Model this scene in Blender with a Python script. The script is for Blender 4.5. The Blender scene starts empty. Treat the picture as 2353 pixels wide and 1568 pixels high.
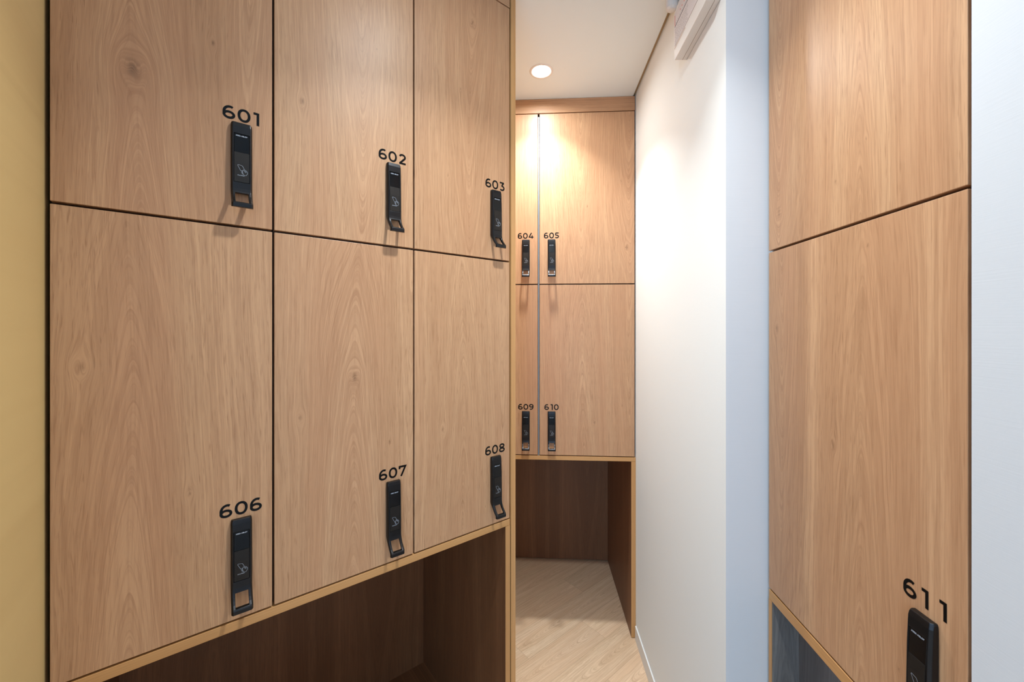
import bpy, bmesh, math, random
from mathutils import Vector, Matrix
S = bpy.context.scene
COL = S.collection
random.seed(4)

# ------------------------------------------------------------------ camera
CAM_Z = 1.513
cd = bpy.data.cameras.new('camera'); cam = bpy.data.objects.new('camera', cd); COL.objects.link(cam)
cam.location = (0, 0, CAM_Z); cam.rotation_euler = (math.radians(90), 0, 0)
cd.sensor_width = 36; cd.lens = 14.0; cd.shift_y = -29/2353; cd.clip_start = .02
cd.dof.use_dof = True; cd.dof.focus_distance = 1.1; cd.dof.aperture_fstop = 8.0
S.camera = cam
# ------------------------------------------------------------------ view, world, lights
S.view_settings.view_transform = 'Standard'; S.view_settings.look = 'None'
S.view_settings.exposure = 0.0; S.view_settings.gamma = 1; S.view_settings.use_curve_mapping = False
W_ = bpy.data.worlds.new('world'); S.world = W_; W_.use_nodes = True
W_.node_tree.nodes['Background'].inputs[0].default_value = (.55, .72, 1, 1)
W_.node_tree.nodes['Background'].inputs[1].default_value = 1.0
CEIL = 2.650
WARM = (.93, .99, 1.0)
def area(name, loc, rot, sx, sy, energy, color, shape='RECTANGLE', spread=180):
    l = bpy.data.lights.new(name, 'AREA'); l.shape = shape; l.size = sx
    if shape in ('RECTANGLE', 'ELLIPSE'): l.size_y = sy
    l.energy = energy; l.color = color; l.spread = math.radians(spread)
    o = bpy.data.objects.new(name, l); COL.objects.link(o); o.location = loc; o.rotation_euler = rot
    return o
# daylight entering by the window of the room behind the camera
area('window_daylight', (-.9, -2.34, 1.55), (math.radians(90), 0, 0), 1.5, 1.5, 42, (.46, .70, 1.0))

# ------------------------------------------------------------------ mesh helpers
def add_box(bm, x0, x1, y0, y1, z0, z1):
    v = [bm.verts.new(p) for p in ((x0,y0,z0),(x1,y0,z0),(x1,y1,z0),(x0,y1,z0),(x0,y0,z1),(x1,y0,z1),(x1,y1,z1),(x0,y1,z1))]
    for f in ((3,2,1,0),(4,5,6,7),(0,1,5,4),(1,2,6,5),(2,3,7,6),(3,0,4,7)):
        bm.faces.new([v[i] for i in f])
def link(name, bm, mat, parent=None, bevel=0, seg=2, smooth=False, ang=35):
    me = bpy.data.meshes.new(name); bm.normal_update(); bm.to_mesh(me); bm.free()
    o = bpy.data.objects.new(name, me); COL.objects.link(o)
    for m in (mat if isinstance(mat, (list, tuple)) else [mat]): me.materials.append(m)
    if parent: o.parent = parent
    if bevel:
        b = o.modifiers.new('bevel', 'BEVEL'); b.width = bevel; b.segments = seg; b.limit_method = 'ANGLE'
        b.angle_limit = math.radians(ang); b.harden_normals = False
    if smooth:
        for p in me.polygons: p.use_smooth = True
    return o
def box(name, dims, mat, parent=None, bevel=0):
    bm = bmesh.new(); add_box(bm, *dims); return link(name, bm, mat, parent, bevel)
def boxes(name, lst, mat, parent=None, bevel=0):
    bm = bmesh.new()
    for d in lst: add_box(bm, *d)
    return link(name, bm, mat, parent, bevel)
def prism(bm, pts, z0, z1):
    a = [bm.verts.new((x, y, z0)) for x, y in pts]; b = [bm.verts.new((x, y, z1)) for x, y in pts]
    bm.faces.new(a[::-1]); bm.faces.new(b)
    n = len(pts)
    for i in range(n): bm.faces.new([a[i], a[(i+1) % n], b[(i+1) % n], b[i]])
def thing(name, label, cat, loc=(0,0,0), rz=0, group=None):
    o = bpy.data.objects.new(name, None); COL.objects.link(o); o.location = loc; o.rotation_euler = (0, 0, rz)
    o.empty_display_size = .1
    o['label'] = label; o['category'] = cat
    if group: o['group'] = group
    return o
def tag(o, label, cat, group=None):
    o['label'] = label; o['category'] = cat
    if group: o['group'] = group
    return o
def struct(o): o['kind'] = 'structure'; return o

# ------------------------------------------------------------------ materials
def srgb(r, g, b):
    f = lambda c: (c/255/12.92) if c/255 <= .04045 else ((c/255+.055)/1.055)**2.4
    return (f(r), f(g), f(b), 1)
def base(name, col, rough=.5, metal=0, spec=.5):
    m = bpy.data.materials.new(name); m.use_nodes = True
    p = m.node_tree.nodes['Principled BSDF']
    p.inputs['Base Color'].default_value = col; p.inputs['Roughness'].default_value = rough
    p.inputs['Metallic'].default_value = metal; p.inputs['Specular IOR Level'].default_value = spec
    return m, m.node_tree, p
class NT:
    def __init__(s, nt): s.nt = nt
    def n(s, t, **k):
        x = s.nt.nodes.new(t)
        for a, b in k.items(): setattr(x, a, b)
        return x
    def put(s, sock, v):
        if isinstance(v, (int, float)): sock.default_value = v
        elif isinstance(v, tuple): sock.default_value = v
        else: s.nt.links.new(v, sock)
    def m(s, op, a, b=None, c=None):
        x = s.n('ShaderNodeMath', operation=op); s.put(x.inputs[0], a)
        if b is not None: s.put(x.inputs[1], b)
        if c is not None: s.put(x.inputs[2], c)
        return x.outputs[0]
    def vec(s, x, y, z):
        c = s.n('ShaderNodeCombineXYZ')
        for i, q in enumerate((x, y, z)): s.put(c.inputs[i], q)
        return c.outputs[0]
    def noise(s, v, scale=1, detail=2, rough=.5, w=None):
        x = s.n('ShaderNodeTexNoise'); x.noise_dimensions = '3D'
        s.put(x.inputs['Vector'], v); x.inputs['Scale'].default_value = scale
        x.inputs['Detail'].default_value = detail; x.inputs['Roughness'].default_value = rough
        return x.outputs['Fac']
    def mix(s, f, a, b, mode='MIX'):
        x = s.n('ShaderNodeMix', data_type='RGBA', blend_type=mode)
        s.put(x.inputs['Factor'], f); s.put(x.inputs[6], a); s.put(x.inputs[7], b)
        return x.outputs[2]
    def rng(s, v, a, b, c, d, smooth=False):
        x = s.n('ShaderNodeMapRange'); x.clamp = True
        if smooth: x.interpolation_type = 'SMOOTHSTEP'
        for i, q in enumerate((v, a, b, c, d)): s.put(x.inputs[i], q)
        return x.outputs[0]
LIGHT = srgb(204, 162, 123); MID = srgb(194, 150, 112); DARK = srgb(142, 99, 67)
def wood(name, centres=((.17, .12, 1),), knots=(), seed=0, z0=0, vertical=True, axis=0, cols=(LIGHT, MID, DARK), rough=.42, contrast=1.0, plank=False):
    """oak laminate: arches (x0, slope, direction) with straight grain beside them and knots (x, z, size)"""
    m, nt, p = base(name, MID, rough); N = NT(nt)
    tc = N.n('ShaderNodeTexCoord'); sp = N.n('ShaderNodeSeparateXYZ'); nt.links.new(tc.outputs['Object'], sp.inputs[0])
    x = sp.outputs[axis] if vertical else sp.outputs[2]; z = sp.outputs[2] if vertical else sp.outputs[0]
    return wood_core(N, p, m, x, z, sp.outputs[1], centres, knots, seed, z0, cols, contrast)
def wood_core(N, p, m, x, z, y, centres, knots, seed, z0, cols, contrast, tint=None, seedsock=None, scl=1.0):
    nt = N.nt
    z = N.m('ADD', z, z0)
    sd = seedsock if seedsock is not None else float(seed)*7.31
    w1 = N.noise(N.vec(N.m('MULTIPLY', x, 3.0), N.m('MULTIPLY', z, .8), sd), 1, 2)
    w2 = N.noise(N.vec(N.m('MULTIPLY', x, 16.0), N.m('MULTIPLY', z, 5.0), N.m('ADD', sd, 3.3)), 1, 3, .55)
    xw = N.m('ADD', x, N.m('ADD', N.m('MULTIPLY', N.m('SUBTRACT', w1, .5), .07), N.m('MULTIPLY', N.m('SUBTRACT', w2, .5), .0045)))
    # the grain flows round each knot
    ring = None
    for kx, kz, ks in knots:
        dx = N.m('SUBTRACT', x, kx); dz = N.m('SUBTRACT', z, kz)
        r2 = N.m('ADD', N.m('MULTIPLY', dx, dx), N.m('MULTIPLY', N.m('MULTIPLY', dz, dz), .22))
        g = N.m('EXPONENT', N.m('MULTIPLY', r2, -1.0/(ks*ks*5)))
        sg = N.m('DIVIDE', dx, N.m('SQRT', N.m('ADD', r2, ks*ks*.35)))
        xw = N.m('SUBTRACT', xw, N.m('MULTIPLY', N.m('MULTIPLY', sg, g), ks*1.15))
        core = N.m('EXPONENT', N.m('MULTIPLY', r2, -1.0/(ks*ks*.16)))
        ring = core if ring is None else N.m('MAXIMUM', ring, core)
    v = None
    for cx_, k, sgn in centres:
        dx = N.m('SUBTRACT', xw, cx_)
        d2 = N.m('MULTIPLY', dx, dx)
        q = N.m('SQRT', N.m('ADD', d2, .00012))
        fall = N.m('EXPONENT', N.m('MULTIPLY', d2, -150.0))
        q = N.m('ADD', q, N.m('MULTIPLY', N.m('MULTIPLY', N.m('SUBTRACT', z, .42), k*1.0*sgn), fall))
        v = q if v is None else N.m('MINIMUM', v, N.m('ADD', q, .02))
    jit = N.noise(N.vec(N.m('MULTIPLY', x, 9.0), N.m('MULTIPLY', z, 5.0), N.m('ADD', sd, 9.1)), 1, 3, .6)
    v = N.m('ADD', v, N.m('MULTIPLY', N.m('SUBTRACT', jit, .5), .0045))
    A = N.noise(N.vec(N.m('MULTIPLY', v, 165.0*scl), 0.0, N.m('ADD', sd, 1.7)), 1, 3, .62)     # growth rings
    B = N.noise(N.vec(N.m('MULTIPLY', v, 17.0*scl), N.m('MULTIPLY', z, .35), N.m('ADD', sd, 5.7)), 1, 1)
    # thin latewood lines
    L = N.rng(N.m('ABSOLUTE', N.m('SUBTRACT', A, .5)), 0.0, .06, 1.0, 0.0, True)
    C = N.noise(N.vec(N.m('MULTIPLY', xw, 260.0), N.m('MULTIPLY', z, 7.0), sd), 1, 3, .6)       # fibres
    D = N.noise(N.vec(N.m('MULTIPLY', xw, 620.0), N.m('MULTIPLY', z, 26.0), N.m('ADD', sd, 4.0)), 1, 1)
    pores = N.rng(D, .62, .74, 0.0, 1.0)
    E = N.noise(N.vec(N.m('MULTIPLY', xw, 9.0), N.m('MULTIPLY', z, .8), N.m('ADD', sd, 8.0)), 1, 2)
    lc, mc, dc = cols
    c = N.mix(N.rng(B, .30, .62, 0.0, 1.0, True), lc, mc)
    c = N.mix(N.m('MULTIPLY', N.rng(A, .42, .64, 0.0, 1.0), .20*contrast), c, dc)
    patch = N.rng(E, .35, .62, .35, 1.0)
    c = N.mix(N.m('MULTIPLY', N.m('MULTIPLY', L, patch), .30*contrast), c, dc)
    c = N.mix(N.m('MULTIPLY', N.rng(C, .45, .66, 0.0, 1.0), .30*contrast), c, dc)
    c = N.mix(N.m('MULTIPLY', N.m('MULTIPLY', pores, N.rng(E, .3, .6, 1.0, .35)), .62*contrast), c, dc)
    P2 = N.noise(N.vec(N.m('MULTIPLY', v, 430.0), N.m('MULTIPLY', z, 12.0), N.m('ADD', sd, 6.0)), 1, 2, .6)
    c = N.mix(N.m('MULTIPLY', N.rng(P2, .54, .70, 0.0, 1.0), .34*contrast), c, dc)
    hue = N.rng(E, .38, .62, 0.0, 1.0, True)
    c = N.mix(N.m('MULTIPLY', hue, .18), c, tuple([mc[0]*1.02, mc[1]*.88, mc[2]*.86, 1]))
    if ring is not None: c = N.mix(N.m('MULTIPLY', ring, N.m('ADD', .30, N.m('MULTIPLY', L, .5))), c, tuple([q*.62 for q in dc[:3]]+[1]))
    if tint is not None: c = N.mix(1.0, c, tint, 'MULTIPLY')
    nt.links.new(c, p.inputs['Base Color'])
    b = N.n('ShaderNodeBump'); b.inputs['Strength'].default_value = .10; b.inputs['Distance'].default_value = .0006
    nt.links.new(N.m('SUBTRACT', C, N.m('MULTIPLY', pores, .5)), b.inputs['Height']); nt.links.new(b.outputs[0], p.inputs['Normal'])
    return m
EDGE_C = (srgb(205, 158, 104), srgb(194, 145, 90), srgb(166, 117, 66))
edge_oak = wood('edge_oak', ((-.9, .02, 1),), (), 31, cols=EDGE_C, contrast=.55, rough=.45)
edge_oak_flat = wood('edge_oak_flat', ((-.9, .02, 1),), (), 32, vertical=False, cols=EDGE_C, contrast=.55, rough=.45)
yellow_oak = wood('yellow_oak', ((-.9, .02, 1),), (), 37, cols=(srgb(222,198,144), srgb(212,187,130), srgb(188,160,106)), contrast=.5, rough=.5)
DK = (srgb(134, 92, 60), srgb(116, 77, 48), srgb(84, 52, 31))  # dark oak; inside the base recesses it deepens their shade by colour
shaded_oak = wood('shaded_oak', ((.25, .08, 1), (.8, .1, -1)), (), 41, cols=DK, rough=.5)
shaded_oak_side = wood('shaded_oak_side', ((.25, .08, 1), (.5, .1, -1)), (), 43, cols=DK, rough=.5, axis=1)
grey_oak_side = wood('grey_oak_side', ((.03, .08, 1),), (), 48, cols=(srgb(128,127,124), srgb(108,107,105), srgb(70,70,72)), contrast=1.2, axis=1)
grey_oak = wood('grey_oak', ((.2, .08, 1),), (), 47, cols=(srgb(118,118,119), srgb(100,100,102), srgb(66,66,70)), contrast=1.2)
carcass_m = base('carcass_board', srgb(62, 42, 27), .6)[0]  # board colour darkened so the gaps between doors read as deep shade
lock_metal, _, _p = base('gunmetal', srgb(50, 50, 52), .3, .85)
def brushed(name, col, rough, metal=.5):
    m, nt, p = base(name, col, rough, metal); N = NT(nt)
    tc = N.n('ShaderNodeTexCoord'); mp = N.n('ShaderNodeMapping'); nt.links.new(tc.outputs['Object'], mp.inputs[0])
    mp.inputs['Scale'].default_value = (2600, 200, 30)
    f = N.noise(mp.outputs[0], 1, 1)
    nt.links.new(N.rng(f, .3, .7, rough-.06, rough+.08), p.inputs['Roughness'])
    return m
card_m = brushed('brushed_card_plate', srgb(46, 43, 41), .4, .65)
screen_m, _, p_ = base('black_glass', srgb(7, 8, 11), .16); p_.inputs['Specular IOR Level'].default_value = .35
vinyl, _, _q = base('black_vinyl', srgb(8, 8, 9), .3); _q.inputs['Specular IOR Level'].default_value = .22
silver_print = base('silver_print', srgb(158, 166, 178), .4)[0]
recess_m = base('recess_black', srgb(8, 8, 9), .6)[0]
alu = base('anodised_aluminium', srgb(128, 137, 148), .5, .3)[0]
white_plastic = base('white_plastic', srgb(226, 222, 218), .45)[0]
white_paint = base('white_paint', srgb(228, 228, 226), .5)[0]
def wallpaper(name, col, s=(380, 380, 900), strength=.18, dist=.0012):
    m, nt, p = base(name, col, .85, 0, .2); N = NT(nt)
    tc = N.n('ShaderNodeTexCoord'); mp = N.n('ShaderNodeMapping'); nt.links.new(tc.outputs['Object'], mp.inputs[0])
    mp.inputs['Scale'].default_value = (s[0]*.12, s[1]*.12, s[2])
    a = N.noise(mp.outputs[0], 1, 2, .6)
    mp2 = N.n('ShaderNodeMapping'); nt.links.new(tc.outputs['Object'], mp2.inputs[0]); mp2.inputs['Scale'].default_value = (s[0], s[1], s[2]*.1)
    c = N.noise(mp2.outputs[0], 1, 2, .6)
    h = N.m('ADD', a, N.m('MULTIPLY', c, .6))
    b = N.n('ShaderNodeBump'); b.inputs['Strength'].default_value = strength; b.inputs['Distance'].default_value = dist
    nt.links.new(h, b.inputs['Height']); nt.links.new(b.outputs[0], p.inputs['Normal'])
    return m
wall_m = wallpaper('white_wallpaper', srgb(238, 242, 242), strength=.1)
wall_line_m = wallpaper('white_ribbed_wallpaper', srgb(209, 211, 214), (60, 60, 1000), .13, .0007)
ceil_m = wallpaper('ceiling_paper', srgb(229, 236, 238), (700, 700, 700), .1, .001)

# ------------------------------------------------------------------ room frames
A_L = math.atan2(.617, .787)            # left bank direction
A_F = -math.radians(3.47)               # far bank, square to the corridor
A_R = A_F - math.pi/2                   # right bank
P0 = Vector((-.805, .6907, 0))
def Lw(s, n): return P0.x + .787*s + .617*n, P0.y + .617*s - .787*n        # n towards the room
ED = Vector((.0605, .9982, 0))          # corridor direction
ex = lambda p, t: (p[0]+ED.x*t, p[1]+ED.y*t)
FX = Vector((.9982, -.0605, 0))
CORNER = (.5484, 1.021)
F0 = Vector((.6047, 1.944, 0))          # right front corner of the far bank, on the corridor wall

# floor with oak planks that run along the left bank
def floor_mat():
    m, nt, p = base('oak_floor', MID, .42); N = NT(nt)
    tc = N.n('ShaderNodeTexCoord'); mp = N.n('ShaderNodeMapping'); nt.links.new(tc.outputs['Object'], mp.inputs[0])
    mp.inputs['Rotation'].default_value = (0, 0, -A_L-math.radians(1.5)); mp.inputs['Location'].default_value = (.05, -.022, 0)
    sp = N.n('ShaderNodeSeparateXYZ'); nt.links.new(mp.outputs[0], sp.inputs[0])
    PW, PL = .148, .92
    row = N.m('FLOOR', N.m('DIVIDE', sp.outputs[1], PW)); fy = N.m('SUBTRACT', sp.outputs[1], N.m('MULTIPLY', row, PW))
    xo = N.m('ADD', sp.outputs[0], N.m('MULTIPLY', row, .37))
    colm = N.m('FLOOR', N.m('DIVIDE', xo, PL)); fx = N.m('SUBTRACT', xo, N.m('MULTIPLY', colm, PL))
    sd = N.m('ADD', N.m('MULTIPLY', row, 5.13), N.m('MULTIPLY', colm, 17.7))
    wn = N.n('ShaderNodeTexWhiteNoise'); wn.noise_dimensions = '1D'; nt.links.new(sd, wn.inputs['W'])
    tone = N.m('ADD', .90, N.m('MULTIPLY', wn.outputs['Value'], .14))
    gap = N.m('MAXIMUM', N.m('LESS_THAN', fy, .0010), N.m('LESS_THAN', fx, .0010))
    tone = N.m('MULTIPLY', tone, N.m('SUBTRACT', 1.0, N.m('MULTIPLY', gap, .42)))
    cc = N.n('ShaderNodeCombineColor')
    for i in range(3): nt.links.new(tone, cc.inputs[i])
    m = wood_core(N, p, m, fy, xo, sp.outputs[2], ((.074, .11, 1),), ((.05, .5, .016), (.09, 1.5, .014), (.06, -.32, .016)), 0, 0,
              (srgb(232, 205, 174), srgb(222, 192, 159), srgb(166, 128, 97)), 1.0, tint=cc.outputs[0], seedsock=sd)
    return m
fl = bmesh.new(); add_box(fl, -2.2, 1.5, -2.5, 3.0, -.05, 0)
struct(link('floor', fl, floor_mat()))
# ceiling stops short of the corridor wall, a recessed strip closes the slot
cb = bmesh.new()
cA = ex(CORNER, -.004); off = .013
p1 = (CORNER[0]-off*FX.x, CORNER[1]-off*FX.y); p2 = ex(p1, 1.9)
prism(cb, [(-2.2, -2.5), (1.5, -2.5), (1.5, 1.017), (p1[0], 1.017), p2, (-2.2, p2[1])], CEIL, CEIL+.006)
struct(link('ceiling', cb, ceil_m))
box_r = bmesh.new(); add_box(box_r, -2.2, 1.5, -2.5, 3.0, CEIL+.011, CEIL+.05)
struct(link('ceiling_backing', box_r, base('slot_board', srgb(190, 165, 130), .8)[0])); bpy.data.objects['ceiling_backing'].name = 'trim_1'
# corridor wall: a block whose end faces the camera
wb = bmesh.new()
far = ex(CORNER, 1.75)
prism(wb, [CORNER, (CORNER[0]+.95*FX.x, CORNER[1]+.95*FX.y), (far[0]+.95, far[1]), far], 0, CEIL+.011)
wo = struct(link('wall_right', wb, [wall_m, wall_line_m]))
for p in wo.data.polygons:
    if p.normal.y < -.9: p.material_index = 1      # ribbed paper on the wall's end
# near wall flush with the right cabinet
R0 = Vector((.6483, 1.0049, 0)); RD = Vector((-.0605, -.9982, 0)); RN = Vector((-.9982, .0605, 0))
def Rw(s, n): return R0.x + RD.x*s + RN.x*n, R0.y + RD.y*s + RN.y*n
wn_ = bmesh.new()
prism(wn_, [Rw(.4705, .002), Rw(.4705, -.62), Rw(3.4, -.62), Rw(3.4, .002)][::-1], 0, CEIL)
struct(link('wall_front', wn_, wall_line_m))
wq = bmesh.new(); prism(wq, [Rw(-.04, -.62), Rw(-.04, -.68), Rw(.47, -.68), Rw(.47, -.62)], 0, CEIL); struct(link('wall_niche', wq, wall_m))
# hidden walls that close the place
wf = bmesh.new(); add_box(wf, -1.1, 1.4, 2.70, 2.80, 0, CEIL+.011); struct(link('wall_far', wf, wall_m))
wl = bmesh.new(); prism(wl, [Lw(-.02, -.64), Lw(-.02, -.70), Lw(1.06, -.70), Lw(1.06, -.64)][::-1], 0, CEIL); struct(link('wall_left', wl, wall_m))
wc = bmesh.new(); add_box(wc, -.62, -.52, 1.92, 2.70, 0, CEIL); struct(link('wall_corridor', wc, wall_m))
ws = bmesh.new(); prism(ws, [Lw(-.05, .42), Lw(-.05, -.70), Lw(-.11, -.70), Lw(-.11, .42)], 0, CEIL); struct(link('wall_side', ws, wall_m))
wr = bmesh.new(); x0, y0 = Lw(-.11, .42); add_box(wr, x0-1.35, x0, y0, y0+.06, 0, CEIL); struct(link('wall_rear', wr, wall_m))
wr = bmesh.new(); add_box(wr, -2.15, -2.05, -2.5, y0+.06, 0, CEIL); struct(link('wall_west', wr, wall_m))
# wall behind the camera with its window opening
boxes('wall_back', [(-2.05, .45, -2.5, -2.40, 0, .75), (-2.05, .45, -2.5, -2.40, 2.35, CEIL), (-2.05, -1.70, -2.5, -2.40, .75, 2.35), (-.10, .45, -2.5, -2.40, .75, 2.35)], wall_m)['kind'] = 'structure'
wd = struct(boxes('window_1', [(-1.7, -.1, -2.47, -2.43, .75, .80), (-1.7, -.1, -2.47, -2.43, 2.30, 2.35), (-1.7, -1.65, -2.47, -2.43, .80, 2.30), (-.15, -.1, -2.47, -2.43, .80, 2.30), (-.92, -.88, -2.47, -2.43, .80, 2.30)], white_paint))
# baseboard of the corridor wall
bb = bmesh.new(); a = CORNER; b = ex(CORNER, .915)
prism(bb, [(a[0], a[1]-.0), (a[0]-.006*FX.x, a[1]+.006*.0605), (b[0]-.006*FX.x, b[1]), b][::-1], 0, .068)
struct(link('baseboard_right', bb, white_paint, bevel=.001))
bb = bmesh.new()
prism(bb, [(CORNER[0], CORNER[1]), (CORNER[0]+.1*FX.x, CORNER[1]-.1*.0605), (CORNER[0]+.1*FX.x, CORNER[1]-.1*.0605-.006), (CORNER[0]-.006, CORNER[1]-.006)][::-1], 0, .068)
struct(link('baseboard_end', bb, white_paint)); bpy.data.objects['baseboard_end'].name = 'baseboard_front'

# ------------------------------------------------------------------ strokes: numbers, lettering, pictogram
def arc(cx, cy, rx, ry, a0, a1, n=28, pw=2.0):
    out = []
    for i in range(n+1):
        t = math.radians(a0+(a1-a0)*i/n); c, s = math.cos(t), math.sin(t)
        out.append((cx+rx*math.copysign(abs(c)**(2/pw), c), cy+ry*math.copysign(abs(s)**(2/pw), s)))
    return out
def stroke(bm, pts, w, M, y, closed=False):
    n = len(pts); L = []; R = []
    for i in range(n):
        if closed: a, b = pts[(i-1) % n], pts[(i+1) % n]
        else: a, b = pts[max(i-1, 0)], pts[min(i+1, n-1)]
        p = pts[i]
        def nrm(u, v):
            dx, dy = v[0]-u[0], v[1]-u[1]; l = math.hypot(dx, dy) or 1; return (-dy/l, dx/l)
        n1 = nrm(a, p) if a != p else nrm(p, b); n2 = nrm(p, b) if b != p else n1
        mx, my = n1[0]+n2[0], n1[1]+n2[1]; l = math.hypot(mx, my) or 1; mx /= l; my /= l
        k = 1/max(.45, mx*n1[0]+my*n1[1])
        L.append((p[0]+mx*w/2*k, p[1]+my*w/2*k)); R.append((p[0]-mx*w/2*k, p[1]-my*w/2*k))
    vl = [bm.verts.new((M(q)[0], y, M(q)[1])) for q in L]; vr = [bm.verts.new((M(q)[0], y, M(q)[1])) for q in R]
    for i in range(n if closed else n-1):
        j = (i+1) % n
        try: bm.faces.new([vl[i], vr[i], vr[j], vl[j]])
        except ValueError: pass
w6 = .178; h = w6/2
SIX = [[(.585, .905)] + arc(.405, .40, .322, .5175, 70, 180, 24)[2:] , arc(.365, .305, .285, .2225, 0, 360, 40)[:-1]]
SIX[0] = arc(.425, .50, .3425, .4175, 62, 180, 24) + [(.0825, .42), (.085, .30)]
DIG = {   # (advance, strokes); a stroke ending in None is closed
 '0': (.87, [arc(.425, .5, .342, .4175, 0, 360, 48, 2.15)[:-1]+[None]]),
 '1': (.52, [[(.03, .9175), (.3175, .9175)], [(.3175, 1.0), (.3175, 0)]]),
 '2': (.80, [arc(.36, .695, .265, .2225, 165, -35, 22) + [(.12, .10)], [(.04, .0825), (.70, .0825)]]),
 '3': (.80, [[(.06, .9175), (.60, .9175)], [(.585, .93), (.335, .615)], [(.27, .545)] + arc(.345, .3125, .275, .23, 88, -142, 26)]),
 '4': (.88, [[(.50, 1.0), (.10, .27)], [(.04, .2525), (.83, .2525)], [(.615, .56), (.615, 0)]]),
 '5': (.80, [[(.66, .9175), (.16, .9175)], [(.175, .96), (.135, .545)], [(.135, .545), (.33, .545)] + arc(.335, .3125, .285, .23, 88, -145, 26)]),
 '6': (.82, [SIX[0], SIX[1]+[None]]),
 '7': (.80, [[(.08, .70), (.08, .9175), (.62, .9175), (.22, 0)]]),
 '8': (.84, [arc(.39, .275, .305, .1925, 0, 360, 40)[:-1]+[None], arc(.39, .735, .265, .1825, 0, 360, 40)[:-1]+[None]]),
}
DIG['9'] = (.82, [[(.77-q[0], 1-q[1]) if q else None for q in st] for st in DIG['6'][1]])
def number_mesh(txt, hgt=.0282):
    XS = {'6': 1.07, '9': 1.07, '0': .95, '3': 1.06, '4': 1.05, '5': 1.06, '7': 1.1, '8': 1.06}
    GAP = .145; bm = bmesh.new(); glyphs = []
    for c in txt:
        k = XS.get(c, 1.0); sts = [[(q[0]*k, q[1]) if q else None for q in st] for st in DIG[c][1]]
        px = [q[0]+e for st in sts for q in st if q for e in (-w6/2, w6/2)]
        if c == '1': px = [.03, .40]
        glyphs.append((min(px), max(px), sts))
    PG = {'11': .58, '61': .29, '10': .22, '01': .20, '04': .09}
    gaps = [PG.get(txt[i:i+2], GAP) for i in range(len(txt)-1)] + [0]
    x = -(sum(g[1]-g[0] for g in glyphs)+sum(gaps))*hgt/2
    for (g0, g1, sts), gp in zip(glyphs, gaps):
        x -= g0*hgt
        for k, st in enumerate(sts):
            cl = st[-1] is None; st = st[:-1] if cl else st
            stroke(bm, st, w6, lambda q, x=x: (x+q[0]*hgt, q[1]*hgt), -.00030-.000004*k, cl)
        x += (g1+gp)*hgt
    return bm
def number(txt, cx_, z, parent):
    o = link('locker_number', number_mesh(txt), vinyl, parent); o.location = (cx_, 0, z)
    return o
LET = {'A': (1.25, [[(.0, 0), (.48, .93), (.96, 0)], [(.22, .27), (.74, .27)]]),
 'S': (1.12, [[(.92, .90), (.20, .90), (.08, .80), (.08, .64), (.20, .52), (.80, .52), (.92, .42), (.92, .22), (.80, .10), (.06, .10)]]),
 'B': (1.15, [[(.1, .1), (.1, .9), (.78, .9), (.86, .8), (.86, .62), (.76, .52), (.1, .52)], [(.76, .52), (.92, .42), (.92, .2), (.8, .1), (.1, .1)]]),
 'L': (1.0, [[(.1, 1), (.1, .1), (.86, .1)]]),
 'O': (1.25, [arc(.54, .5, .46, .4, 0, 360, 20, 3)[:-1]+[None]]),
 'Y': (1.1, [[(.02, 1), (.5, .48), (.98, 1)], [(.5, .48), (.5, 0)]]),
 'C': (1.12, [[(.95, .9), (.25, .9), (.08, .75), (.08, .25), (.25, .1), (.95, .1)]]),
 'R': (1.15, [[(.1, 0), (.1, .9), (.8, .9), (.92, .78), (.92, .56), (.8, .42), (.1, .42)], [(.55, .42), (.95, 0)]]),
 'D': (1.2, [[(.1, .1), (.1, .9), (.7, .9), (.98, .7), (.98, .3), (.7, .1), (.1, .1)]]), ' ': (.45, [])}
def letters(bm, txt, cx_, cz, wid, hgt, w, y):
    tot = sum(LET[c][0] for c in txt); sx = wid/tot; x = cx_-wid/2
    for c in txt:
        adv, sts = LET[c]
        for k, st in enumerate(sts):
            cl = st[-1] is None; st = st[:-1] if cl else st
            stroke(bm, [(x+q[0]*sx, cz+q[1]*hgt) for q in st], w, lambda q: q, y-.00001*k, cl)
        x += adv*sx

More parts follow.
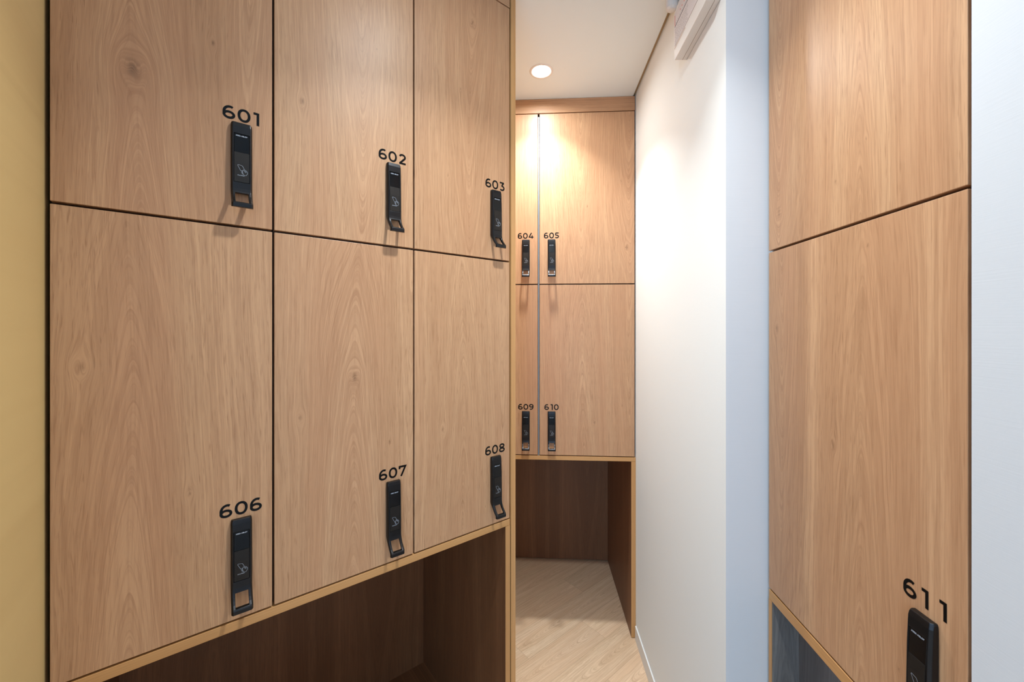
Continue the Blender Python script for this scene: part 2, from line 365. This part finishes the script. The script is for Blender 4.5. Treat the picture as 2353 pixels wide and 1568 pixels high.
# ------------------------------------------------------------------ the card lock
LW, LH = .0192, .187
def prof(z):
    """outward distance of the front and back faces at height z above the lock's lower end"""
    t = max(0, (z-.175)/.012)
    f = .0150 - .0035*min(1, max(0, (z-.10)/.087)) - .002*t*t
    b = 0.0
    if z < .046:
        u = min(1, (.046-z)/.037)
        f = .0150 + .0220*u**2.1
    if z < .042: b = (f-.0082)*min(1, (.042-z)/.011)
    return f, b
def make_lock_meshes():
    bm = bmesh.new()
    zs = [0, .002, .0078, .0108, .0165, .0225, .0285, .0345, .038, .044, .0575, .1345, .135, .1620, .170, .178, .184, .187]
    xs = [-LW, -LW+.0030, -.0140, -.0118, .0118, .0140, LW-.0030, LW]
    hz = (3, 7)                                   # hole rows
    def xx(x, z):                                 # rounded top corners
        if z > .183: return x*(1-.085*((z-.183)/.004))
        return x
    F = {}; Bk = {}
    for i, z in enumerate(zs):
        f, b = prof(z)
        for j, x in enumerate(xs):
            ff = f - (.0042 if j in (0, len(xs)-1) else 0)
            if 11 <= i <= 12 or (10 <= i <= 13): pass
            F[i, j] = bm.verts.new((xx(x, z), -ff, z)); Bk[i, j] = bm.verts.new((xx(x, z), -b, z))
    nz, nx = len(zs), len(xs)
    hole = lambda i, j: hz[0] <= i < hz[1] and j == 3
    for i in range(nz-1):
        for j in range(nx-1):
            if hole(i, j): continue
            if 10 <= i <= 12 and 2 <= j <= 4:      # recess for the screen and card plate
                continue
            bm.faces.new([F[i, j], F[i, j+1], F[i+1, j+1], F[i+1, j]])
        for j in range(nx-1):
            if hole(i, j): continue
            bm.faces.new([Bk[i, j], Bk[i+1, j], Bk[i+1, j+1], Bk[i, j+1]])
        bm.faces.new([F[i, 0], F[i+1, 0], Bk[i+1, 0], Bk[i, 0]])
        bm.faces.new([F[i, nx-1], Bk[i, nx-1], Bk[i+1, nx-1], F[i+1, nx-1]])
        if hole(i, 3):
            bm.faces.new([F[i, 3], F[i+1, 3], Bk[i+1, 3], Bk[i, 3]])
            bm.faces.new([F[i, 4], Bk[i, 4], Bk[i+1, 4], F[i+1, 4]])
    for j in range(nx-1):
        bm.faces.new([F[0, j], Bk[0, j], Bk[0, j+1], F[0, j+1]])
        bm.faces.new([F[nz-1, j], F[nz-1, j+1], Bk[nz-1, j+1], Bk[nz-1, j]])
    bm.faces.new([F[hz[0], 3], Bk[hz[0], 3], Bk[hz[0], 4], F[hz[0], 4]])
    bm.faces.new([F[hz[1], 3], F[hz[1], 4], Bk[hz[1], 4], Bk[hz[1], 3]])
    # recess walls and floor
    i0, i1, j0, j1 = 10, 13, 2, 5
    ring = [F[i0, j] for j in range(j0, j1+1)] + [F[i, j1] for i in range(i0+1, i1+1)] + [F[i1, j] for j in range(j1-1, j0-1, -1)] + [F[i, j0] for i in range(i1-1, i0, -1)]
    inn = [bm.verts.new((v.co.x, v.co.y+.0026, v.co.z)) for v in ring]
    n = len(ring)
    for k in range(n): bm.faces.new([ring[k], ring[(k+1) % n], inn[(k+1) % n], inn[k]])
    f = bm.faces.new(inn)
    bmesh.ops.recalc_face_normals(bm, faces=bm.faces)
    body = bm
    def slab(z0, z1, x, lift, nseg=6):
        b = bmesh.new(); rows = []
        for i in range(nseg+1):
            z = z0+(z1-z0)*i/nseg; f = prof(z)[0]-lift
            rows.append([b.verts.new(p) for p in ((-x, -f, z), (x, -f, z), (x, -f+.0016, z), (-x, -f+.0016, z))])
        for i in range(nseg):
            for k in range(4):
                b.faces.new([rows[i][k], rows[i][(k+1) % 4], rows[i+1][(k+1) % 4], rows[i+1][k]])
        b.faces.new(rows[0][::-1]); b.faces.new(rows[-1])
        return b
    scr = slab(.1222, .1612, .0135, .0009); card = slab(.0583, .1217, .0135, .0003)
    lg = bmesh.new(); y = -prof(.158)[0]+.0006
    letters(lg, 'ASSA ABLOY', 0, .1563, .0205, .0024, .00075, y)
    ic = bmesh.new(); y = -prof(.085)[0]-.0001; w = .00055
    st = lambda pts, cl=False: stroke(ic, [(px*.001, .083+pz*.001) for px, pz in pts], w, lambda q: q, y, cl)
    # tilted card
    st([(-7.2, 11.0), (-6.4, 11.6), (.6, 10.4), (1.4, 9.6), (4.8, 2.6)])
    st([(-7.2, 11.0), (-7.3, 10.2), (-2.4, .2), (-1.6, -.4), (1.2, .2)])
    # hand holding it
    st([(4.8, 2.6), (8.4, .8), (10.4, -2.2), (10.0, -5.4), (7.4, -9.4), (4.2, -9.0), (2.6, -7.0), (1.4, -3.6), (1.6, -.6), (2.4, 2.0), (3.6, 2.4), (4.6, .2), (5.6, -1.8), (7.0, -2.6), (8.0, -1.6), (7.0, -.2), (5.4, .6)])
    st([(1.4, -1.4), (-.6, -2.0), (-.6, -3.8), (1.4, -4.2)])
    st([(1.6, -4.4), (.2, -5.2), (.8, -6.8), (2.6, -7.0)])
    cl_ = bmesh.new()
    letters(ic, 'CARD', -.0012, .0715, .0125, .0019, .0005, y)
    return body, scr, card, lg, ic
_b, _s, _c, _l, _i = make_lock_meshes()
proto_lock = None
def place_lock(cx_, z, parent):
    """the lock is a part of its cabinet, with screen, card plate and prints as sub-parts"""
    global proto_lock
    if proto_lock is None:
        o = link('card_lock', _b, lock_metal, parent, bevel=.0007, seg=2, ang=28)
        a = link('screen', _s, screen_m, o, bevel=.0002); b = link('card_reader', _c, card_m, o, bevel=.0002)
        c = link('maker_logo', _l, silver_print, o); d = link('card_symbol', _i, silver_print, o)
        proto_lock = o
    else:
        o = proto_lock.copy(); COL.objects.link(o); o.parent = parent
        for ch in list(proto_lock.children):
            k = ch.copy(); COL.objects.link(k); k.parent = o
    o.location = (cx_, 0, z)
    return o

# ------------------------------------------------------------------ cabinets
TH = .018
def cabinet(name, label, loc, rz, w, zb, za, zt, depth, mats, nums, group, locks=True, lockx=.060, left_lock=False, sg=(.0022, .0022)):
    t = thing(name, label, 'locker', (loc[0], loc[1], 0), rz, group)
    g = .0027; lockc = lockx if left_lock else w-lockx
    # carcass: open-fronted box with a shelf behind the seam
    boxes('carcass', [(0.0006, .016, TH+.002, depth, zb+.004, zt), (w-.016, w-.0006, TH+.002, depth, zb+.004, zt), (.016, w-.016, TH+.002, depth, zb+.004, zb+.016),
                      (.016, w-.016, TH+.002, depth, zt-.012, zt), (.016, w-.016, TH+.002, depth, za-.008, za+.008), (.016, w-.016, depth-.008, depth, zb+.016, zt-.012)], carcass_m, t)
    for k, (z0, z1) in enumerate(((za+g, zt-.003), (zb+.0045, za-g))):
        b = bmesh.new(); add_box(b, sg[0], w-sg[1], 0, TH, 0, z1-z0)
        d = link('door', b, mats[k], t, bevel=.0008); d.location = (0, 0, z0)
        if nums[k]:
            number(nums[k], lockc-(.0035 if nums[k] == '611' else 0), (.2345 if nums[k] == '611' else .2275)-(z0-(za if k == 0 else zb)), d)
    for k, z in enumerate((za, zb)):
        if nums[k]: place_lock(lockc, z+.034+(.003 if nums[k] == '611' else 0), t)
    return t

WL = .338; LA, LB, LT = 1.733, .883, 2.572
lm = [
 (wood('oak_door_a', ((.105, .13, 1), (.29, .05, -1)), ((.107, .272, .020), (.229, .374, .006), (.30, .62, .010)), 1), wood('oak_door_b', ((.095, .13, 1),), ((.039, .556, .010), (.191, .290, .005)), 2)),
 (wood('oak_door_c', ((.19, .13, -1),), ((.059, .312, .008), (.235, .51, .003)), 3), wood('oak_door_d', ((.178, .15, 1), (.33, .05, -1)), ((.178, .503, .012), (.055, .416, .008), (.269, .322, .004)), 4)),
 (wood('oak_door_e', ((.19, .13, -1),), ((.108, .229, .004), (.15, .50, .004), (.191, .72, .010)), 5), wood('oak_door_f', ((.15, .12, 1), (.30, .04, -1)), ((.091, .331, .008), (.24, .063, .003)), 6))]
LNAME = [('601', '606', 'oak locker column with doors numbered 601 and 606, beside the yellowish side panel'),
         ('602', '607', 'oak locker column with doors numbered 602 and 607, middle of the angled bank'),
         ('603', '608', 'oak locker column with doors numbered 603 and 608, nearest the corridor in the angled bank')]
for i in range(3):
    x, y = Lw(i*WL, 0)
    cabinet('locker_cabinet', LNAME[i][2], (x, y), A_L, WL, LB, LA, LT, .60, lm[i], LNAME[i][:2], 'lockers of the angled left bank')
def frame_obj(name, label, cat, loc, rz, group=None): return thing(name, label, cat, (loc[0], loc[1], 0), rz, group)
# open base under the left bank
D_L = .62; S3 = 3*WL
t = frame_obj('open_base', 'dark open oak base recess under the angled bank of lockers 606 to 608', 'open base unit', Lw(0, 0), A_L)
box('top_board', (0, S3, 0, D_L, LB-.020, LB), edge_oak_flat, t, .0008)
b = bmesh.new(); add_box(b, 0, TH, .001, D_L-.006, 0.0, LB-.021); o = link('side_board', b, shaded_oak_side, t); o.location = (S3-TH, 0, 0)
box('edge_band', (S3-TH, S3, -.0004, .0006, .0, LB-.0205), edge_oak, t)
b = bmesh.new(); add_box(b, 0, TH, .001, D_L-.006, 0.0, LB-.021); o = link('side_board', b, shaded_oak_side, t); o.location = (0, 0, 0)
box('back_board', (TH, S3-TH, D_L-.012, D_L, 0, LB-.021), shaded_oak, t)
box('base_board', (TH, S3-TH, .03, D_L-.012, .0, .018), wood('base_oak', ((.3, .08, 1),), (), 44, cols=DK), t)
# tall end panel that closes the bank against the corridor
t = tag(box('end_panel', (S3+.0045, S3+.0235, -.001, D_L+.02, 0, CEIL-.001), edge_oak, None, .0006), 'narrow full-height oak end panel between locker 603 and the corridor', 'end panel')
t.location = P0; t.rotation_euler = (0, 0, A_L)
t = tag(box('fascia_board', (0, S3, .001, TH, LT+.002, CEIL-.001), wood('fascia_oak', ((.02, .05, 1),), (), 51, vertical=False), None, .0006), 'oak fascia board above locker 603 reaching the ceiling', 'fascia board')
t.location = P0; t.rotation_euler = (0, 0, A_L)
# side panel nearest the camera, square to the bank
b = bmesh.new(); add_box(b, -.030, -.0045, -.40, .62, 0, CEIL-.001)
t = tag(link('side_panel', b, yellow_oak, None, .001), 'yellowish full-height oak side panel at the left edge, left of locker 601', 'side panel')
t.location = P0; t.rotation_euler = (0, 0, A_L)

# far bank
WF = .466; FA, FB, FT = 1.731, .882, 2.578
frm = lambda s: (F0.x - FX.x*s, F0.y - FX.y*s)
ANG = A_F
far_m = [(wood('oak_door_g', ((.2, .1, -1),), ((.30, .25, .004),), 7), wood('oak_door_h', ((.15, .1, 1),), (), 8)),
         (wood('oak_door_i', ((.205, .13, -1), (.44, .16, -1)), ((.235, .38, .005), (.425, .176, .012), (.40, .5, .006)), 9), wood('oak_door_j', ((.21, .13, 1), (.45, .05, -1)), ((.269, .164, .010), (.404, .251, .004)), 10))]
o5 = frm(WF+.004); o4 = frm(2*WF+.004+.007)
cabinet('locker_cabinet', 'oak locker column with doors numbered 605 and 610, beside the white corridor wall', o5, ANG, WF, FB, FA, FT, .62, far_m[1], ('605', '610'), 'lockers at the corridor end', left_lock=True, sg=(.0012, .0022))
cabinet('locker_cabinet', 'oak locker column with doors numbered 604 and 609, half hidden behind the oak end panel', o4, ANG, WF, FB, FA, FT, .62, far_m[0], ('604', '609'), 'lockers at the corridor end', sg=(.0022, .0012))
t = tag(box('divider_strip', (0.0006, .0064, .0, .016, FB+.002, FT-.018), alu, None), 'thin grey metal strip between lockers 604 and 605', 'metal strip')
sx_ = frm(WF+.004+.007); t.location = (sx_[0], sx_[1], 0); t.rotation_euler = (0, 0, ANG)
fo = frm(0)
t = tag(box('fascia_board', (-2*WF-.02, -.004, .001, TH, FT+.002, CEIL-.001), wood('fascia_oak_far', ((.03, .06, 1),), (), 52, vertical=False), None, .0006), 'oak fascia board above lockers 604 and 605 below the ceiling', 'fascia board')
t.location = (fo[0], fo[1], 0); t.rotation_euler = (0, 0, ANG)
D_F = .655
t = frame_obj('open_base', 'dark open oak base recess under lockers 609 and 610 at the corridor end', 'open base unit', fo, ANG)
box('top_board', (-2*WF-.02, -.0008, 0, D_F, FB-.020, FB), edge_oak_flat, t, .0008)
b = bmesh.new(); add_box(b, 0, .021, .001, D_F-.006, 0.004, FB-.021); o = link('side_board', b, shaded_oak_side, t); o.location = (-.022, 0, 0)
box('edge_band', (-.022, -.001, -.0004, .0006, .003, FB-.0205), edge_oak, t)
b = bmesh.new(); add_box(b, 0, 2*WF, 0, .012, 0.006, FB-.021); o = link('back_board', b, shaded_oak, t); o.location = (-2*WF-.02, D_F-.012, 0)
# right bank
WR = .466; RA, RB, RT = 1.706, .856, 2.545
rm = (wood('oak_door_k', ((.276, .11, 1), (.045, .16, -1)), ((.296, .143, .004), (.224, .093, .004), (.042, .086, .010)), 11), wood('oak_door_l', ((.285, .11, 1), (.045, .13, -1)), ((.033, .652, .010), (.218, .421, .009), (.36, .10, .004), (.30, .80, .004)), 12))
cabinet('locker_cabinet', 'large oak locker column on the right with the lower door numbered 611', (R0.x, R0.y), A_R, WR, RB, RA, RT, .58, rm, (None, '611'), 'right locker', sg=(.0, .0022))
t = frame_obj('open_base', 'open base under locker 611 with a grey wood-grain interior', 'open base unit', (R0.x, R0.y), A_R)
box('top_board', (.0, WR, 0, .58, RB-.024, RB), edge_oak_flat, t, .0008)
b = bmesh.new(); add_box(b, 0, .0105, .001, .58, 0, RB-.0245); link('side_board', b, grey_oak_side, t); box('edge_band', (0, .0108, -.0004, .0016, 0, RB-.0242), edge_oak, t)
b = bmesh.new(); add_box(b, 0, .016, .001, .58, 0, RB-.0245); o = link('side_board', b, edge_oak, t, .0005); o.location = (WR-.016, 0, 0)
o = box('back_board', (.0105, WR-.016, .066, .078, 0, RB-.0245), grey_oak, t); o['label'] = 'grey wood-grain panel'
t = tag(box('filler_strip', (WR+.0002, WR+.0040, .005, .10, 0, RT), wood('filler_oak', ((.3, .02, 1),), (), 61, cols=DK), None), 'thin brown filler strip between locker 611 and the white wall at right', 'filler strip')
t.location = R0; t.rotation_euler = (0, 0, A_R)
t = tag(box('fascia_board', (0, WR, .001, TH, RT+.002, CEIL-.001), edge_oak_flat, None), 'oak fascia board above the upper door over locker 611', 'fascia board')
t.location = R0; t.rotation_euler = (0, 0, A_R)

# ------------------------------------------------------------------ ceiling downlights
emit, nt_, pe = base('led_disc', (1, 1, 1, 1), .5); pe.inputs['Emission Color'].default_value = (1, .93, .84, 1); pe.inputs['Emission Strength'].default_value = 14
def lathe(bm, prof_, n=48):
    rings = [[bm.verts.new((r*math.cos(2*math.pi*i/n), r*math.sin(2*math.pi*i/n), z)) for i in range(n)] for r, z in prof_]
    for a, b in zip(rings, rings[1:]):
        for i in range(n): bm.faces.new([a[i], a[(i+1) % n], b[(i+1) % n], b[i]])
    return rings
def downlight(x, y, label, energy):
    t = thing('downlight', label, 'ceiling light', (x, y, CEIL), 0, 'round recessed ceiling downlights')
    b = bmesh.new(); lathe(b, [(.041, .000), (.041, -.0015), (.045, -.0028), (.051, -.0022), (.053, 0)]); bmesh.ops.recalc_face_normals(b, faces=b.faces)
    link('trim_ring', b, white_plastic, t, smooth=True)
    b = bmesh.new(); r = lathe(b, [(.0408, -.0002), (.036, -.0016), (.02, -.0024), (.004, -.0026)]); b.faces.new(r[-1]); bmesh.ops.recalc_face_normals(b, faces=b.faces)
    link('led_diffuser', b, emit, t, smooth=True)
    l = area('lamp_beam', (0, 0, -.006), (0, 0, 0), .075, .075, energy*.68, WARM, 'DISK', 104); l.parent = t
    l = area('lamp_spill', (0, 0, -.0055), (0, 0, 0), .075, .075, energy*.32, WARM, 'DISK', 168); l.parent = t
    return t
downlight(.13, 1.76, 'glowing round downlight in the corridor ceiling before locker 604', 11.0)
downlight(.128, .698, 'round downlight in the ceiling above the angled lockers', 12)
downlight(.10, -.60, 'round downlight in the ceiling behind the viewer', 4)

# ------------------------------------------------------------------ wall emergency light box at top right
t = thing('emergency_light', 'white plastic box with a printed label, mounted high on the corridor wall under the ceiling', 'emergency light', ex(CORNER, .269)+(2.380,), A_R)
# local x runs toward the camera along the wall, y into the wall, z up
b = bmesh.new(); Lb = .245
def sec(x, ins):
    return [b.verts.new((x, y, z)) for y, z in ((-.0003, 0+ins*.3), (-.014, -.0+ins), (-.038, .0+ins), (-.040, .028+ins), (-.040, .148-ins), (-.030, .180-ins), (-.0003, .182-ins))]
r = [sec(.0, .006), sec(.004, .0), sec(Lb-.004, .0), sec(Lb, .006)]
for a_, b_ in zip(r, r[1:]):
    for i in range(7): b.faces.new([a_[i], a_[(i+1) % 7], b_[(i+1) % 7], b_[i]])
b.faces.new(r[0][::-1]); b.faces.new(r[-1]); bmesh.ops.recalc_face_normals(b, faces=b.faces)
link('housing', b, white_plastic, t, .002)
box('seam', (.005, Lb-.005, -.0150, -.0142, -.0005, .0004), base('seam_brown', srgb(140, 118, 100), .8)[0], t)
o = box('label_plate', (.012, Lb-.05, -.0412, -.0398, .040, .142), base('label_paper', srgb(214, 206, 206), .6)[0], t); o['label'] = 'printed grey label sheet'
ink = base('label_ink', srgb(40, 40, 60), .6)[0]; red = base('label_red', srgb(214, 84, 66), .6)[0]
bm2 = bmesh.new(); add_box(bm2, .014, Lb-.052, -.0415, -.0411, .098, .1005)
for r_ in range(9):
    z = .046 + r_*.0058 if r_ < 8 else .106
    x = .016
    while x < .12:
        l_ = random.uniform(.002, .009); add_box(bm2, x, min(x+l_, .185), -.04135, -.0411, z, z+.0006); x += l_+random.uniform(.0015, .004)
link('printed_lines', bm2, ink, o)
bm2 = bmesh.new(); add_box(bm2, .0135, .0165, -.0416, -.0411, .1035, .136); link('red_print', bm2, red, o); bm2 = bmesh.new()
for x in (.060, .075, .092): add_box(bm2, x, x+.005, -.0415, -.0411, .118, .121)
link('red_print', bm2, red, o)
box('groove', (.008, .10, -.0404, -.0399, .0330, .0350), base('groove_brown', srgb(190, 160, 140), .7)[0], t)
b = bmesh.new(); n = 36
ringsA = []
for r0_, z0_ in [(.004, -.014), (.012, -.012), (.0175, -.006), (.0185, .004), (.0185, .034), (.012, .038), (.003, .038)]:
    ringsA.append([b.verts.new(((r0_+(.0006 if i % 2 else 0))*math.cos(2*math.pi*i/n), (r0_+(.0006 if i % 2 else 0))*math.sin(2*math.pi*i/n), z0_)) for i in range(n)])
for a_, b_ in zip(ringsA, ringsA[1:]):
    for i in range(n): b.faces.new([a_[i], a_[(i+1) % n], b_[(i+1) % n], b_[i]])
b.faces.new(ringsA[0][::-1]); b.faces.new(ringsA[-1])
bmesh.ops.recalc_face_normals(b, faces=b.faces)
lh = tag(link('ceiling_sensor', b, white_plastic), 'small round ribbed white fitting on the ceiling beside the wall box', 'ceiling sensor')
lh.location = (.5455, 1.36, CEIL-.0385)
